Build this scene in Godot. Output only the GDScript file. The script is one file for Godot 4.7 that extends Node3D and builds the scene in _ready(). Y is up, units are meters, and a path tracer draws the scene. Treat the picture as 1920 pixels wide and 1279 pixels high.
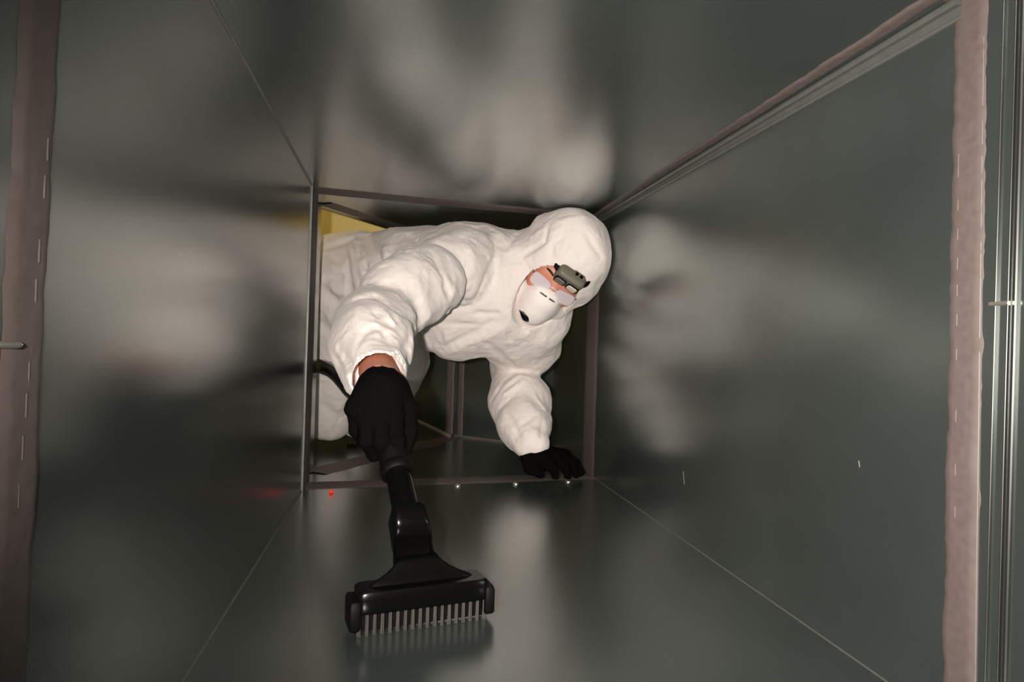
extends Node3D
# Inside of a square galvanised duct: a crawling cleaner in white coveralls with a vacuum brush.
# Axes: x right, y up, the duct runs along -z. Floor y = 0, ceiling y = TOP, walls x = LEFT and x = RIGHT.

const F := 1200.0
const EYE := Vector3(0, 0.38, 0)
const TOP := 0.758
const LEFT := -0.218
const RIGHT := 0.575
var cam_basis: Basis
var M := {}
var counts := {}

# ------------------------------------------------------------------ helpers
func ray(px: float, py: float) -> Vector3:
	return cam_basis * Vector3((px - 960.0) / F, (639.5 - py) / F, -1.0)

func at(px: float, py: float, z: float) -> Vector3:
	var d := ray(px, py)
	return EYE + d * (z / -d.z)

func on_y(px: float, py: float, y: float) -> Vector3:
	var d := ray(px, py)
	return EYE + d * ((y - EYE.y) / d.y)

func on_x(px: float, py: float, x: float) -> Vector3:
	var d := ray(px, py)
	return EYE + d * (x / d.x)

func numbered(called: String) -> String:
	if not counts.has(called):
		counts[called] = 0
		return called
	counts[called] += 1
	return "%s_%03d" % [called, counts[called]]

func thing(called: String, label: String, category: String, where := Vector3.ZERO, group := "") -> Node3D:
	var o := Node3D.new()
	o.name = numbered(called)
	o.position = where
	o.set_meta("label", label)
	o.set_meta("category", category)
	if group:
		o.set_meta("group", group)
	add_child(o, true)
	return o

func structure(called: String, label: String, category: String) -> Node3D:
	var o := thing(called, label, category)
	o.set_meta("kind", "structure")
	return o

func part(called: String, mesh: Mesh, mat: Material, parent: Node3D, label := "") -> MeshInstance3D:
	var o := MeshInstance3D.new()
	o.name = called
	o.mesh = mesh
	o.material_override = mat
	if label:
		o.set_meta("label", label)
	parent.add_child(o, true)
	return o

func tri(st: SurfaceTool, a: Vector3, b: Vector3, c: Vector3) -> void:
	st.add_vertex(a); st.add_vertex(b); st.add_vertex(c)

func quad(st: SurfaceTool, a: Vector3, b: Vector3, c: Vector3, d: Vector3) -> void:
	tri(st, a, b, c); tri(st, a, c, d)

func begin() -> SurfaceTool:
	var st := SurfaceTool.new()
	st.begin(Mesh.PRIMITIVE_TRIANGLES)
	return st

func done(st: SurfaceTool, smooth := false) -> ArrayMesh:
	if smooth:
		st.index()
	st.generate_normals()
	return st.commit()

# a sheet of the thickness t behind the quad a b c d, whose inner face looks along n
func sheet(a: Vector3, b: Vector3, c: Vector3, d: Vector3, n: Vector3, t := 0.004) -> ArrayMesh:
	var st := begin()
	st.set_smooth_group(-1)
	if (b - a).cross(c - a).dot(n) > 0.0:   # clockwise seen from the front
		var e := b; b = d; d = e
	var o := -n * t
	quad(st, a, b, c, d)
	quad(st, d + o, c + o, b + o, a + o)
	for e in [[a, b], [b, c], [c, d], [d, a]]:
		quad(st, e[1], e[0], e[0] + o, e[1] + o)
	return done(st)

# box with chamfered long edges between two points; n is the side that shows, w the full width, t the height along n
func bar(st: SurfaceTool, a: Vector3, b: Vector3, n: Vector3, w: float, t: float, ch := 0.3) -> void:
	st.set_smooth_group(-1)
	var d := (b - a).normalized()
	var s := d.cross(n).normalized() * w * 0.5
	var h := n * t
	var c := minf(w, t) * ch
	var sc := s.normalized() * c
	var prof := [-s, -s + h - n * c, -s + h + sc, s + h - sc, s + h - n * c, s]
	for i in 6:
		var p: Vector3 = prof[i]
		var q: Vector3 = prof[(i + 1) % 6]
		quad(st, a + p, b + p, b + q, a + q)
	for i in range(1, 5):
		tri(st, a + prof[0], a + prof[i], a + prof[i + 1])
		tri(st, b + prof[0], b + prof[i + 1], b + prof[i])

# brushed-on sealant: a thin ribbon with wavy borders, low domed section and faint ridges
func ribbon(a: Vector3, b: Vector3, n: Vector3, w: float, t: float, rough: float, sd: int, bend := 0.0) -> ArrayMesh:
	var st := begin()
	var no := FastNoiseLite.new()
	no.seed = sd
	no.noise_type = FastNoiseLite.TYPE_SIMPLEX_SMOOTH
	no.frequency = 14.0
	no.fractal_octaves = 4
	no.fractal_gain = 0.65
	var d := (b - a).normalized()
	var s := d.cross(n).normalized()
	var length := a.distance_to(b)
	var rows := maxi(24, int(length / 0.005))
	var cols := 9
	var g := []
	for i in rows + 1:
		var u := length * i / rows
		var row := []
		var l := -w * 0.5 + no.get_noise_2d(u, 3.0) * rough * 1.2
		var r := w * 0.5 + no.get_noise_2d(u, 31.0) * rough * 1.2
		for j in cols:
			var v := float(j) / (cols - 1)
			var e := minf(v, 1.0 - v)
			var h := t * smoothstep(0.0, 0.16, e) * (0.95 + 0.12 * no.get_noise_2d(u * 0.1, v * 0.2))
			h += t * 0.35 * exp(-pow((v - 0.45) / 0.07, 2.0)) * clampf(no.get_noise_2d(u * 1.6, 77.0) * 4.0, 0.0, 1.0)
			if j == 0 or j == cols - 1:
				h = -0.0004
			row.append(a + d * u + s * (lerpf(l, r, v) + bend * sin(PI * u / length)) + n * h)
		g.append(row)
	st.set_smooth_group(0)
	for i in rows:
		for j in cols - 1:
			quad(st, g[i][j], g[i + 1][j], g[i + 1][j + 1], g[i][j + 1])
	return done(st, true)

# round tube along points with a radius at each
func tube(st: SurfaceTool, pts: Array, radii: Array, sides := 16, caps := true) -> void:
	st.set_smooth_group(0)
	var rings := []
	var up := Vector3.UP
	for i in pts.size():
		var d: Vector3 = (pts[mini(i + 1, pts.size() - 1)] - pts[maxi(i - 1, 0)]).normalized()
		if absf(d.dot(up)) > 0.95:
			up = Vector3.RIGHT
		var x := up.cross(d).normalized()
		var y := d.cross(x).normalized()
		up = y
		var ring := []
		for k in sides:
			var f := TAU * k / sides
			ring.append(pts[i] + (x * cos(f) + y * sin(f)) * radii[i])
		rings.append(ring)
	for i in pts.size() - 1:
		for k in sides:
			var k2 := (k + 1) % sides
			quad(st, rings[i][k], rings[i][k2], rings[i + 1][k2], rings[i + 1][k])
	if caps:
		st.set_smooth_group(1)
		for k in sides:
			var k2 := (k + 1) % sides
			tri(st, pts[0], rings[0][k2], rings[0][k])
			tri(st, pts[-1], rings[-1][k], rings[-1][k2])

func curve(points: Array, n: int) -> Array:
	var c := Curve3D.new()
	for i in points.size():
		var t: Vector3 = (points[mini(i + 1, points.size() - 1)] - points[maxi(i - 1, 0)]) * 0.2
		c.add_point(points[i], -t, t)
	var out := []
	for i in n + 1:
		out.append(c.sample_baked(c.get_baked_length() * i / n, true))
	return out

# rounded-rectangle sections swept along a list of [centre, x half vector, y half vector]
func loft(st: SurfaceTool, sections: Array, roundness := 0.35, sides := 28) -> void:
	st.set_smooth_group(0)
	var rings := []
	for s in sections:
		var ring := []
		for k in sides:
			var f := TAU * k / sides
			var e := 2.0 / (2.0 + 1.0 / roundness)
			var c := signf(cos(f)) * pow(absf(cos(f)), e)
			var q := signf(sin(f)) * pow(absf(sin(f)), e)
			ring.append(s[0] + s[1] * c + s[2] * q)
		rings.append(ring)
	for i in sections.size() - 1:
		for k in sides:
			var k2 := (k + 1) % sides
			quad(st, rings[i][k], rings[i][k2], rings[i + 1][k2], rings[i + 1][k])
	st.set_smooth_group(1)
	for k in sides:
		var k2 := (k + 1) % sides
		tri(st, sections[0][0], rings[0][k2], rings[0][k])
		tri(st, sections[-1][0], rings[-1][k], rings[-1][k2])

# ------------------------------------------------------------------ distance fields
# A field is tapered capsules joined by a smooth minimum, with folds, crumpling and cuts, meshed as surface nets.
class Field:
	var pa := []
	var pd := []
	var inv := []
	var ra := []
	var rd := []
	var kk := []
	var folds := []      # [[[a, b - a, 1 / length2], ...], height, 1 / width2, reach]
	var crumple := 0.0
	var share := 0.5
	var offset := 0.0
	var noise: FastNoiseLite
	var noise2: FastNoiseLite
	var cuts := false
	var planes := []     # [point, outward direction, reach]: the surface ends flat there
	var size := 1.0

	func bone(a: Vector3, b: Vector3, r0: float, r1: float, k := 0.03) -> void:
		pa.append(a); pd.append(b - a)
		inv.append(1.0 / maxf((b - a).length_squared(), 1e-9))
		ra.append(r0 * size); rd.append((r1 - r0) * size); kk.append(k * size)

	func base(p: Vector3, use: Array) -> float:
		var d := 1e3
		for i in use:
			var q: Vector3 = p - pa[i]
			var h := clampf(q.dot(pd[i]) * inv[i], 0.0, 1.0)
			var e: float = (q - pd[i] * h).length() - ra[i] - rd[i] * h
			var k: float = kk[i]
			var m := k - absf(d - e)
			d = minf(d, e)
			if m > 0.0:
				d -= m * m / (4.0 * k)
		return d

	func value(p: Vector3, use: Array, fold: Array) -> float:
		var d := base(p, use)
		for i in fold:
			var f: Array = folds[i]
			var best := 1e3
			var along := 0.0
			var k := 0.0
			for s in f[0]:
				var q: Vector3 = p - s[0]
				var h := clampf(q.dot(s[1]) * s[2], 0.0, 1.0)
				var x: float = (q - s[1] * h).length_squared()
				if x < best:
					best = x
					along = k + h
				k += 1.0
			best *= f[2]
			if best < 6.0:
				d -= f[1] * exp(-best) * (0.2 + 0.8 * sqrt(sin(PI * along / k)))
		if crumple > 0.0:
			d -= crumple * (noise.get_noise_3dv(p) + share * (noise2.get_noise_3dv(p) + offset))
		for c in planes:
			var q: Vector3 = p - c[0]
			if q.length_squared() < c[2]:
				d = maxf(d, q.dot(c[1]))
		return carve(p, d) if cuts else d

	func carve(_p: Vector3, d: float) -> float:
		return d

	func everything() -> Array:
		return range(pa.size())

	# first hit of a ray with the smooth body, for laying folds on it
	func hit(o: Vector3, dir: Vector3) -> Vector3:
		var u := dir.normalized()
		var t := 0.6
		var all := everything()
		for i in 80:
			var d := base(o + u * t, all)
			if d < 0.0008:
				return o + u * t
			t += maxf(d * 0.9, 0.0008)
			if t > 3.2:
				break
		return Vector3.INF

	func fold(points: Array, amp: float, width: float) -> void:
		var segs := []
		for i in points.size() - 1:
			var d: Vector3 = points[i + 1] - points[i]
			segs.append([points[i], d, 1.0 / maxf(d.length_squared(), 1e-9)])
		folds.append([segs, amp, 1.0 / (width * width), width * 2.5])

	func mesh(cell: float) -> ArrayMesh:
		var lo := Vector3.INF
		var hi := -Vector3.INF
		for i in pa.size():
			var r: float = maxf(ra[i], ra[i] + rd[i]) + 0.03
			for p in [pa[i], pa[i] + pd[i]]:
				lo = lo.min(p - Vector3.ONE * r)
				hi = hi.max(p + Vector3.ONE * r)
		const BL := 5
		var nb := Vector3i(((hi - lo) / (cell * BL)).ceil())
		var nx := nb.x * BL + 1
		var ny := nb.y * BL + 1
		var nz := nb.z * BL + 1
		var sx := 1
		var sy := nx
		var sz := nx * ny
		var val := PackedFloat32Array()
		val.resize(nx * ny * nz)
		val.fill(9.0)
		var known := PackedByteArray()
		known.resize(nx * ny * nz)
		var vid := PackedInt32Array()
		vid.resize(nx * ny * nz)
		vid.fill(-1)
		var half := cell * BL * 0.5
		var reach := half * 1.7321 + 0.022
		var blocks := []
		for bz in nb.z:
			for by in nb.y:
				for bx in nb.x:
					var c := lo + Vector3(bx, by, bz) * cell * BL + Vector3.ONE * half
					var use := []
					var near := 1e3
					for i in pa.size():
						var q: Vector3 = c - pa[i]
						var h := clampf(q.dot(pd[i]) * inv[i], 0.0, 1.0)
						var e: float = (q - pd[i] * h).length() - ra[i] - rd[i] * h
						near = minf(near, e)
						if e < reach + 0.05:
							use.append(i)
					if near > reach or use.is_empty():
						continue
					if not cuts and planes.is_empty() and base(c, use) < -reach:
						continue
					var fo := []
					for i in folds.size():
						var f: Array = folds[i]
						for s in f[0]:
							var q: Vector3 = c - s[0]
							var h := clampf(q.dot(s[1]) * s[2], 0.0, 1.0)
							if (q - s[1] * h).length() < f[3] + half * 1.7321:
								fo.append(i)
								break
					blocks.append(Vector3i(bx, by, bz) * BL)
					for z in BL + 1:
						for y in BL + 1:
							var at0: int = (bx * BL) + (by * BL + y) * sy + (bz * BL + z) * sz
							for x in BL + 1:
								if known[at0 + x] == 0:
									known[at0 + x] = 1
									val[at0 + x] = value(lo + Vector3(bx * BL + x, by * BL + y, bz * BL + z) * cell, use, fo)
		var pos := PackedVector3Array()
		var nor := PackedVector3Array()
		var ind := PackedInt32Array()
		var off := [0, sx, sy, sx + sy, sz, sx + sz, sy + sz, sx + sy + sz]
		var edges := [[0, 1], [2, 3], [4, 5], [6, 7], [0, 2], [1, 3], [4, 6], [5, 7], [0, 4], [1, 5], [2, 6], [3, 7]]
		var corner := [Vector3(0, 0, 0), Vector3(1, 0, 0), Vector3(0, 1, 0), Vector3(1, 1, 0), Vector3(0, 0, 1), Vector3(1, 0, 1), Vector3(0, 1, 1), Vector3(1, 1, 1)]
		var v := PackedFloat32Array()
		v.resize(8)
		for b in blocks:
			for z in BL:
				for y in BL:
					for x in BL:
						var o: int = (b.x + x) + (b.y + y) * sy + (b.z + z) * sz
						var inside := 0
						for k in 8:
							v[k] = val[o + off[k]]
							if v[k] < 0.0:
								inside += 1
						if inside == 0 or inside == 8:
							continue
						var sum := Vector3.ZERO
						var n := 0
						for e in edges:
							var f0 := v[e[0]]
							var f1 := v[e[1]]
							if (f0 < 0.0) != (f1 < 0.0):
								sum += corner[e[0]].lerp(corner[e[1]], f0 / (f0 - f1))
								n += 1
						var g := Vector3(v[1] + v[3] + v[5] + v[7] - v[0] - v[2] - v[4] - v[6], v[2] + v[3] + v[6] + v[7] - v[0] - v[1] - v[4] - v[5], v[4] + v[5] + v[6] + v[7] - v[0] - v[1] - v[2] - v[3])
						vid[o] = pos.size()
						pos.append(lo + (Vector3(b.x + x, b.y + y, b.z + z) + sum / n) * cell)
						nor.append(g.normalized())
		for b in blocks:
			for z in BL:
				for y in BL:
					for x in BL:
						var o: int = (b.x + x) + (b.y + y) * sy + (b.z + z) * sz
						if vid[o] < 0:
							continue
						var s: bool = val[o] < 0.0
						for ax in 3:
							var sa: int = [sx, sy, sz][ax]
							var sb: int = [sy, sz, sx][ax]
							var sc: int = [sz, sx, sy][ax]
							if (val[o + sa] < 0.0) == s or o < sb + sc:
								continue
							var i0 := vid[o]
							var i1 := vid[o - sb]
							var i2 := vid[o - sb - sc]
							var i3 := vid[o - sc]
							if i1 < 0 or i2 < 0 or i3 < 0:
								continue
							if s:
								ind.append_array([i0, i2, i1, i0, i3, i2])
							else:
								ind.append_array([i0, i1, i2, i0, i2, i3])
		var a := []
		a.resize(Mesh.ARRAY_MAX)
		a[Mesh.ARRAY_VERTEX] = pos
		a[Mesh.ARRAY_NORMAL] = nor
		a[Mesh.ARRAY_INDEX] = ind
		var m := ArrayMesh.new()
		m.add_surface_from_arrays(Mesh.PRIMITIVE_TRIANGLES, a)
		return m

# the coverall: a face opening in the hood and an open cuff at the reaching wrist
class SuitField extends Field:
	const HS := 1.165
	var H: Vector3
	var hr: Vector3
	var hu: Vector3
	var hz: Vector3
	var wrist_a: Vector3
	var wrist_b: Vector3

	func carve(p: Vector3, d: float) -> float:
		# cloth pressed flat against the sheet metal
		d = maxf(d, maxf(maxf(0.0015 - p.y, p.y - 0.754), p.x - 0.571))
		var q := p - H
		if q.length_squared() < 0.05:
			var z := q.dot(hz)
			if z > 0.03:
				var x := q.dot(hr) / (0.064 * HS)
				var y := (q.dot(hu) + 0.034 * HS) / (0.088 * HS)
				d = maxf(d, (1.0 - sqrt(x * x + y * y)) * 0.07)
		var w := p - wrist_a
		if w.length_squared() < 0.02:
			var ax := wrist_b - wrist_a
			var h := clampf(w.dot(ax) / ax.length_squared(), 0.0, 1.0)
			d = maxf(d, 0.045 - (w - ax * h).length())
		return d

# ------------------------------------------------------------------ materials
func noise_texture(freq: float, octaves: int, sd: int, low: Color, high: Color, normal := 0.0, kind := FastNoiseLite.TYPE_SIMPLEX_SMOOTH, size := 512) -> NoiseTexture2D:
	var n := FastNoiseLite.new()
	n.noise_type = kind
	n.frequency = freq
	n.fractal_octaves = octaves
	n.seed = sd
	var t := NoiseTexture2D.new()
	t.width = size
	t.height = size
	t.seamless = true
	t.noise = n
	if normal > 0.0:
		t.as_normal_map = true
		t.bump_strength = normal
	else:
		var g := Gradient.new()
		g.set_color(0, low)
		g.set_color(1, high)
		t.color_ramp = g
	return t

func mat(color: Color, rough: float, metal := 0.0) -> StandardMaterial3D:
	var m := StandardMaterial3D.new()
	m.albedo_color = color
	m.roughness = rough
	m.metallic = metal
	return m

func tri_map(m: StandardMaterial3D, scale: float, world := false) -> void:
	m.uv1_triplanar = true
	m.uv1_world_triplanar = world
	m.uv1_scale = Vector3.ONE * scale

func materials() -> void:
	var steel := mat(Color(0.455, 0.495, 0.485), METAL_ROUGH, METAL)
	steel.clearcoat_enabled = true
	steel.clearcoat = 1.0
	steel.clearcoat_roughness = 0.24
	steel.albedo_texture = noise_texture(0.01, 4, 5, Color(0.93, 0.94, 0.93), Color(1, 1, 1))
	steel.normal_enabled = true
	steel.normal_texture = noise_texture(0.006, 2, 11, Color.BLACK, Color.WHITE, 1.2)
	steel.normal_scale = 0.12
	tri_map(steel, 1.1, true)
	M.steel = steel
	var rib := mat(Color(0.44, 0.45, 0.435), 0.45, 0.45)
	rib.albedo_texture = noise_texture(0.02, 4, 9, Color(0.9, 0.9, 0.89), Color(1, 1, 1))
	tri_map(rib, 3.0, true)
	M.rib = rib
	M.flange = mat(Color(0.3, 0.305, 0.3), 0.4, 0.8)
	var seal := mat(Color(0.375, 0.335, 0.325), 0.6)
	seal.albedo_texture = noise_texture(0.02, 4, 21, Color(0.9, 0.89, 0.89), Color(1, 1, 1))
	seal.normal_enabled = true
	seal.normal_texture = noise_texture(0.03, 3, 22, Color.BLACK, Color.WHITE, 3.0)
	seal.normal_scale = 0.04
	tri_map(seal, 6.0, true)
	M.seal = seal
	M.pale_seal = mat(Color(0.47, 0.43, 0.415), 0.5)
	var suit := mat(Color(0.905, 0.875, 0.86), 0.9)
	suit.metallic_specular = 0.2
	suit.rim_enabled = true
	suit.rim = 0.5
	suit.rim_tint = 0.5
	suit.normal_enabled = true
	suit.normal_texture = noise_texture(0.012, 4, 33, Color.BLACK, Color.WHITE, 6.0, FastNoiseLite.TYPE_SIMPLEX)
	suit.normal_scale = 0.10
	tri_map(suit, 5.0)
	M.suit = suit
	M.mask = mat(Color(0.95, 0.92, 0.91), 0.8)
	var skin := mat(Color(0.80, 0.54, 0.44), 0.5)
	skin.subsurf_scatter_enabled = true
	skin.subsurf_scatter_strength = 0.08
	M.skin = skin
	M.brow = mat(Color(0.16, 0.10, 0.07), 0.8)
	M.eye = mat(Color(0.82, 0.80, 0.78), 0.2)
	M.iris = mat(Color(0.12, 0.10, 0.09), 0.2)
	var glove := mat(Color(0.045, 0.04, 0.038), 0.95)
	glove.metallic_specular = 0.12
	glove.normal_enabled = true
	glove.normal_texture = noise_texture(0.09, 2, 41, Color.BLACK, Color.WHITE, 8.0)
	glove.normal_scale = 0.8
	tri_map(glove, 14.0)
	M.glove = glove
	M.plastic = mat(Color(0.025, 0.025, 0.025), 0.22)
	M.plastic.metallic_specular = 0.35
	M.matt_black = mat(Color(0.03, 0.028, 0.028), 0.6)
	M.matt_black.metallic_specular = 0.25
	M.bristle = mat(Color(0.27, 0.26, 0.25), 0.6)
	M.lamp_grey = mat(Color(0.42, 0.40, 0.36), 0.5)
	M.lamp_lens = mat(Color(0.80, 0.77, 0.70), 0.15)
	M.valve = mat(Color(0.03, 0.035, 0.05), 0.3)
	M.clip = mat(Color(0.42, 0.41, 0.39), 0.5, 0.3)
	var lens := mat(Color(0.96, 0.96, 1.0, 0.42), 0.4)  # milky white stands in for lamp glare on the glasses
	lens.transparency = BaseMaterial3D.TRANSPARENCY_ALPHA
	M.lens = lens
	M.yellow = mat(Color(0.93, 0.87, 0.62), 0.9)
	M.screw = mat(Color(0.9, 0.88, 0.84), 0.2, 0.9)
	var red := mat(Color(0.9, 0.12, 0.1), 0.3)  # glows to imitate a red glint, no real lamp
	red.emission_enabled = true
	red.emission = Color(1.0, 0.12, 0.1)
	red.emission_energy_multiplier = 0.45
	M.red = red
	var glow := mat(Color(1, 0.97, 0.9), 0.4)
	glow.emission_enabled = true
	glow.emission = Color(1, 0.95, 0.87)
	glow.emission_energy_multiplier = 3.0
	M.glow = glow

const METAL := 0.82
const METAL_ROUGH := 0.25

func _ready() -> void:
	# camera
	var roll := deg_to_rad(1.8)
	cam_basis = Basis(Vector3.UP, -atan(217.0 / F)) * Basis(Vector3.RIGHT, atan(5.3 / F)) * Basis(Vector3.BACK, roll)
	var cam := Camera3D.new()
	cam.name = "camera"
	cam.fov = rad_to_deg(2.0 * atan(639.5 / F))
	cam.near = 0.02
	cam.far = 60.0
	cam.transform = Transform3D(cam_basis, EYE)
	add_child(cam)
	cam.current = true
	# air: no sky light gets into the closed duct
	var we := WorldEnvironment.new()
	we.name = "world_environment"
	var env := Environment.new()
	env.background_mode = Environment.BG_COLOR
	env.background_color = Color(0, 0, 0)
	env.tonemap_mode = Environment.TONE_MAPPER_LINEAR
	env.tonemap_exposure = 1.0
	env.sdfgi_enabled = true
	env.ssao_enabled = true
	env.ssil_enabled = true
	we.environment = env
	add_child(we)
	# camera flash, built as an added unseen lamp right beside the lens
	var lamp := SpotLight3D.new()
	lamp.name = "flash_lamp_light"
	lamp.position = EYE + cam_basis * Vector3(-0.08, 0.03, 0.0)
	lamp.look_at_from_position(lamp.position, at(1290, 650, 1.6))
	lamp.light_color = Color(1.0, 0.955, 0.915)
	lamp.light_energy = 2.7
	lamp.light_size = 0.012
	lamp.spot_angle = 54.0
	lamp.spot_angle_attenuation = 1.0
	lamp.spot_range = 8.0
	lamp.spot_attenuation = 2.0
	lamp.shadow_enabled = true
	add_child(lamp)
	var hand := thing("flash_lamp", "added unseen lamp standing in for the camera flash, shining into the duct", "lamp", lamp.position)
	hand.basis = lamp.basis
	var lst := begin()
	tube(lst, [Vector3(0, 0, 0.012), Vector3(0, 0, 0.016), Vector3(0, 0, 0.05), Vector3(0, 0, 0.10)], [0.015, 0.017, 0.012, 0.012], 20)
	var black := mat(Color(0.03, 0.03, 0.03), 0.5)
	part("housing", done(lst, true), black, hand)
	lst = begin()
	tube(lst, [Vector3(0, 0, 0.012), Vector3(0, 0, 0.009)], [0.012, 0.012], 20)
	var shine := mat(Color(1, 0.97, 0.93), 0.3)
	shine.emission_enabled = true
	shine.emission = Color(1.0, 0.955, 0.915)
	shine.emission_energy_multiplier = 2.0
	part("lamp_lens", done(lst, true), shine, hand, "glowing round lens")
	# added unseen lamp that lights the yellow room above the open hatch
	var room := OmniLight3D.new()
	room.name = "added_room_light"
	room.position = Vector3(-0.9, 1.35, -2.3)
	room.light_color = Color(1.0, 0.95, 0.84)
	room.light_energy = 0.4
	room.light_size = 0.05
	room.omni_range = 8.0
	room.omni_attenuation = 2.0
	room.shadow_enabled = true
	add_child(room)

	materials()
	build_duct()
	build_person()
	build_headlamp()
	build_brush()
	build_small()

# ------------------------------------------------------------------ the duct
func build_duct() -> void:
	var X := Vector3.RIGHT
	var Y := Vector3.UP
	var jl := -1.67           # joint at the left wall, the joint runs a little askew
	var jr := -1.77
	var nl := -0.44           # near joint
	var nr := -0.572
	var back := 1.1           # the section round the camera ends here
	var corner_r := on_x(1036, 760, RIGHT)
	var e := Vector3(RIGHT, 0, corner_r.z)                    # right wall turns here
	var c := on_y(853, 819, 0.0)                              # far corner of the branch joint
	var i := Vector3(LEFT, 0, on_x(595, 640, LEFT).z)         # inside corner of the branch
	var bd := (i - c).cross(Y).normalized()                   # the branch runs this way
	if bd.x > 0:
		bd = -bd
	var far_c := c + bd * 1.3
	var far_i := i + bd * 1.3
	var up := Y * TOP

	var wl := structure("wall_left", "left galvanised duct wall with a blurred reflection of the white suit", "wall")
	part("panel", sheet(Vector3(LEFT, 0, back), Vector3(LEFT, 0, nl), Vector3(LEFT, TOP, nl), Vector3(LEFT, TOP, back), X), M.steel, wl)
	part("panel", sheet(Vector3(LEFT, 0, nl), Vector3(LEFT, 0, jl), Vector3(LEFT, TOP, jl), Vector3(LEFT, TOP, nl), X), M.steel, wl)
	part("panel", sheet(Vector3(LEFT, 0, jl), i, i + up, Vector3(LEFT, TOP, jl), X), M.steel, wl)
	var inner_n := bd.cross(Y) if bd.cross(Y).dot(c - i) > 0 else -bd.cross(Y)
	part("panel", sheet(i, far_i, far_i + up, i + up, inner_n), M.steel, wl)

	var wr := structure("wall_right", "right galvanised duct wall with a pale beam-like reflection", "wall")
	part("panel", sheet(Vector3(RIGHT, 0, back), Vector3(RIGHT, 0, nr), Vector3(RIGHT, TOP, nr), Vector3(RIGHT, TOP, back), -X), M.steel, wr)
	part("panel", sheet(Vector3(RIGHT, 0, nr), Vector3(RIGHT, 0, jr), Vector3(RIGHT, TOP, jr), Vector3(RIGHT, TOP, nr), -X), M.steel, wr)
	part("panel", sheet(Vector3(RIGHT, 0, jr), e, e + up, Vector3(RIGHT, TOP, jr), -X), M.steel, wr)

	var wb := structure("wall_back", "dark slanted metal wall of the bend behind the supporting arm", "wall")
	var gn := (c - e).cross(Y).normalized()
	if gn.z < 0:
		gn = -gn
	part("panel", sheet(e, c, c + up, e + up, gn), M.steel, wb)
	part("panel", sheet(c, far_c, far_c + up, c + up, -inner_n), M.steel, wb)

	var wn := structure("wall_front", "closed end of the duct behind the camera", "wall")
	part("panel", sheet(Vector3(LEFT, 0, back), Vector3(RIGHT, 0, back), Vector3(RIGHT, TOP, back), Vector3(LEFT, TOP, back), -Vector3.BACK), M.matt_black, wn)

	var fl := structure("floor", "galvanised duct floor under the black brush", "floor")
	part("panel", sheet(Vector3(LEFT, 0, back), Vector3(RIGHT, 0, back), Vector3(RIGHT, 0, nr), Vector3(LEFT, 0, nl), Y), M.steel, fl)
	part("panel", sheet(Vector3(LEFT, 0, nl), Vector3(RIGHT, 0, nr), Vector3(RIGHT, 0, jr), Vector3(LEFT, 0, jl), Y), M.steel, fl)
	var st := begin()
	st.set_smooth_group(-1)
	var poly := [Vector3(LEFT, 0, jl), Vector3(RIGHT, 0, jr), e, c, far_c, far_i, i]
	var pts := PackedVector2Array()
	for p in poly:
		pts.append(Vector2(p.x, p.z))
	var idx := Geometry2D.triangulate_polygon(pts)
	for k in range(0, idx.size(), 3):
		var a: Vector3 = poly[idx[k]]
		var b: Vector3 = poly[idx[k + 1]]
		var d: Vector3 = poly[idx[k + 2]]
		if (b - a).cross(d - a).y > 0:
			var s := b; b = d; d = s
		tri(st, a, b, d)
		var o := -Y * 0.004
		tri(st, a + o, d + o, b + o)
	part("panel", done(st), M.steel, fl)

	var ce := structure("ceiling", "galvanised duct ceiling with two pale forked reflections", "ceiling")
	part("panel", sheet(Vector3(LEFT, TOP, back), Vector3(RIGHT, TOP, back), Vector3(RIGHT, TOP, nr), Vector3(LEFT, TOP, nl), -Y), M.steel, ce)
	part("panel", sheet(Vector3(LEFT, TOP, nl), Vector3(RIGHT, TOP, nr), Vector3(RIGHT, TOP, jr), Vector3(LEFT, TOP, jl), -Y), M.steel, ce)
	st = begin()
	st.set_smooth_group(-1)
	var poly2 := [Vector3(LEFT, TOP, jl), Vector3(RIGHT, TOP, jr), e + up, c + up + bd * 0.05, i + up + bd * 0.05, i + up]
	pts = PackedVector2Array()
	for p in poly2:
		pts.append(Vector2(p.x, p.z))
	idx = Geometry2D.triangulate_polygon(pts)
	for k in range(0, idx.size(), 3):
		var a: Vector3 = poly2[idx[k]]
		var b: Vector3 = poly2[idx[k + 1]]
		var d: Vector3 = poly2[idx[k + 2]]
		if (b - a).cross(d - a).y < 0:
			var s := b; b = d; d = s
		tri(st, a, b, d)
		var o := Y * 0.004
		tri(st, a + o, d + o, b + o)
	part("panel", done(st), M.steel, ce)

	# the yellow room that shows through the open top of the branch
	var rm := structure("wall_room", "yellow wall glimpsed above the crawling person's hips", "wall")
	var r0 := i + bd * 0.05 + up
	var r1 := c + bd * 0.05 + up
	var r2 := far_c + up
	var r3 := far_i + up
	var rh := Y * 1.0
	part("panel", sheet(r0, r3, r3 + rh, r0 + rh, inner_n), M.yellow, rm)
	part("panel", sheet(r1, r2, r2 + rh, r1 + rh, -inner_n), M.yellow, rm)
	part("panel", sheet(r3, r2, r2 + rh, r3 + rh, -bd), M.yellow, rm)
	part("panel", sheet(far_i, far_c, far_c + up, far_i + up, -bd), M.yellow, rm)
	part("panel", sheet(r0, r1, r1 + rh, r0 + rh, bd), M.yellow, rm)
	part("panel", sheet(r0 + rh, r1 + rh, r2 + rh, r3 + rh, -Y), M.yellow, rm)
	var bulb := SphereMesh.new()
	bulb.radius = 0.04
	bulb.height = 0.08
	var lb := thing("added_room_bulb", "added unseen bulb that lights the yellow room above the branch", "lamp", Vector3(-0.9, 1.35, -2.3))
	part("bulb", bulb, M.glow, lb)
	st = begin()
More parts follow.
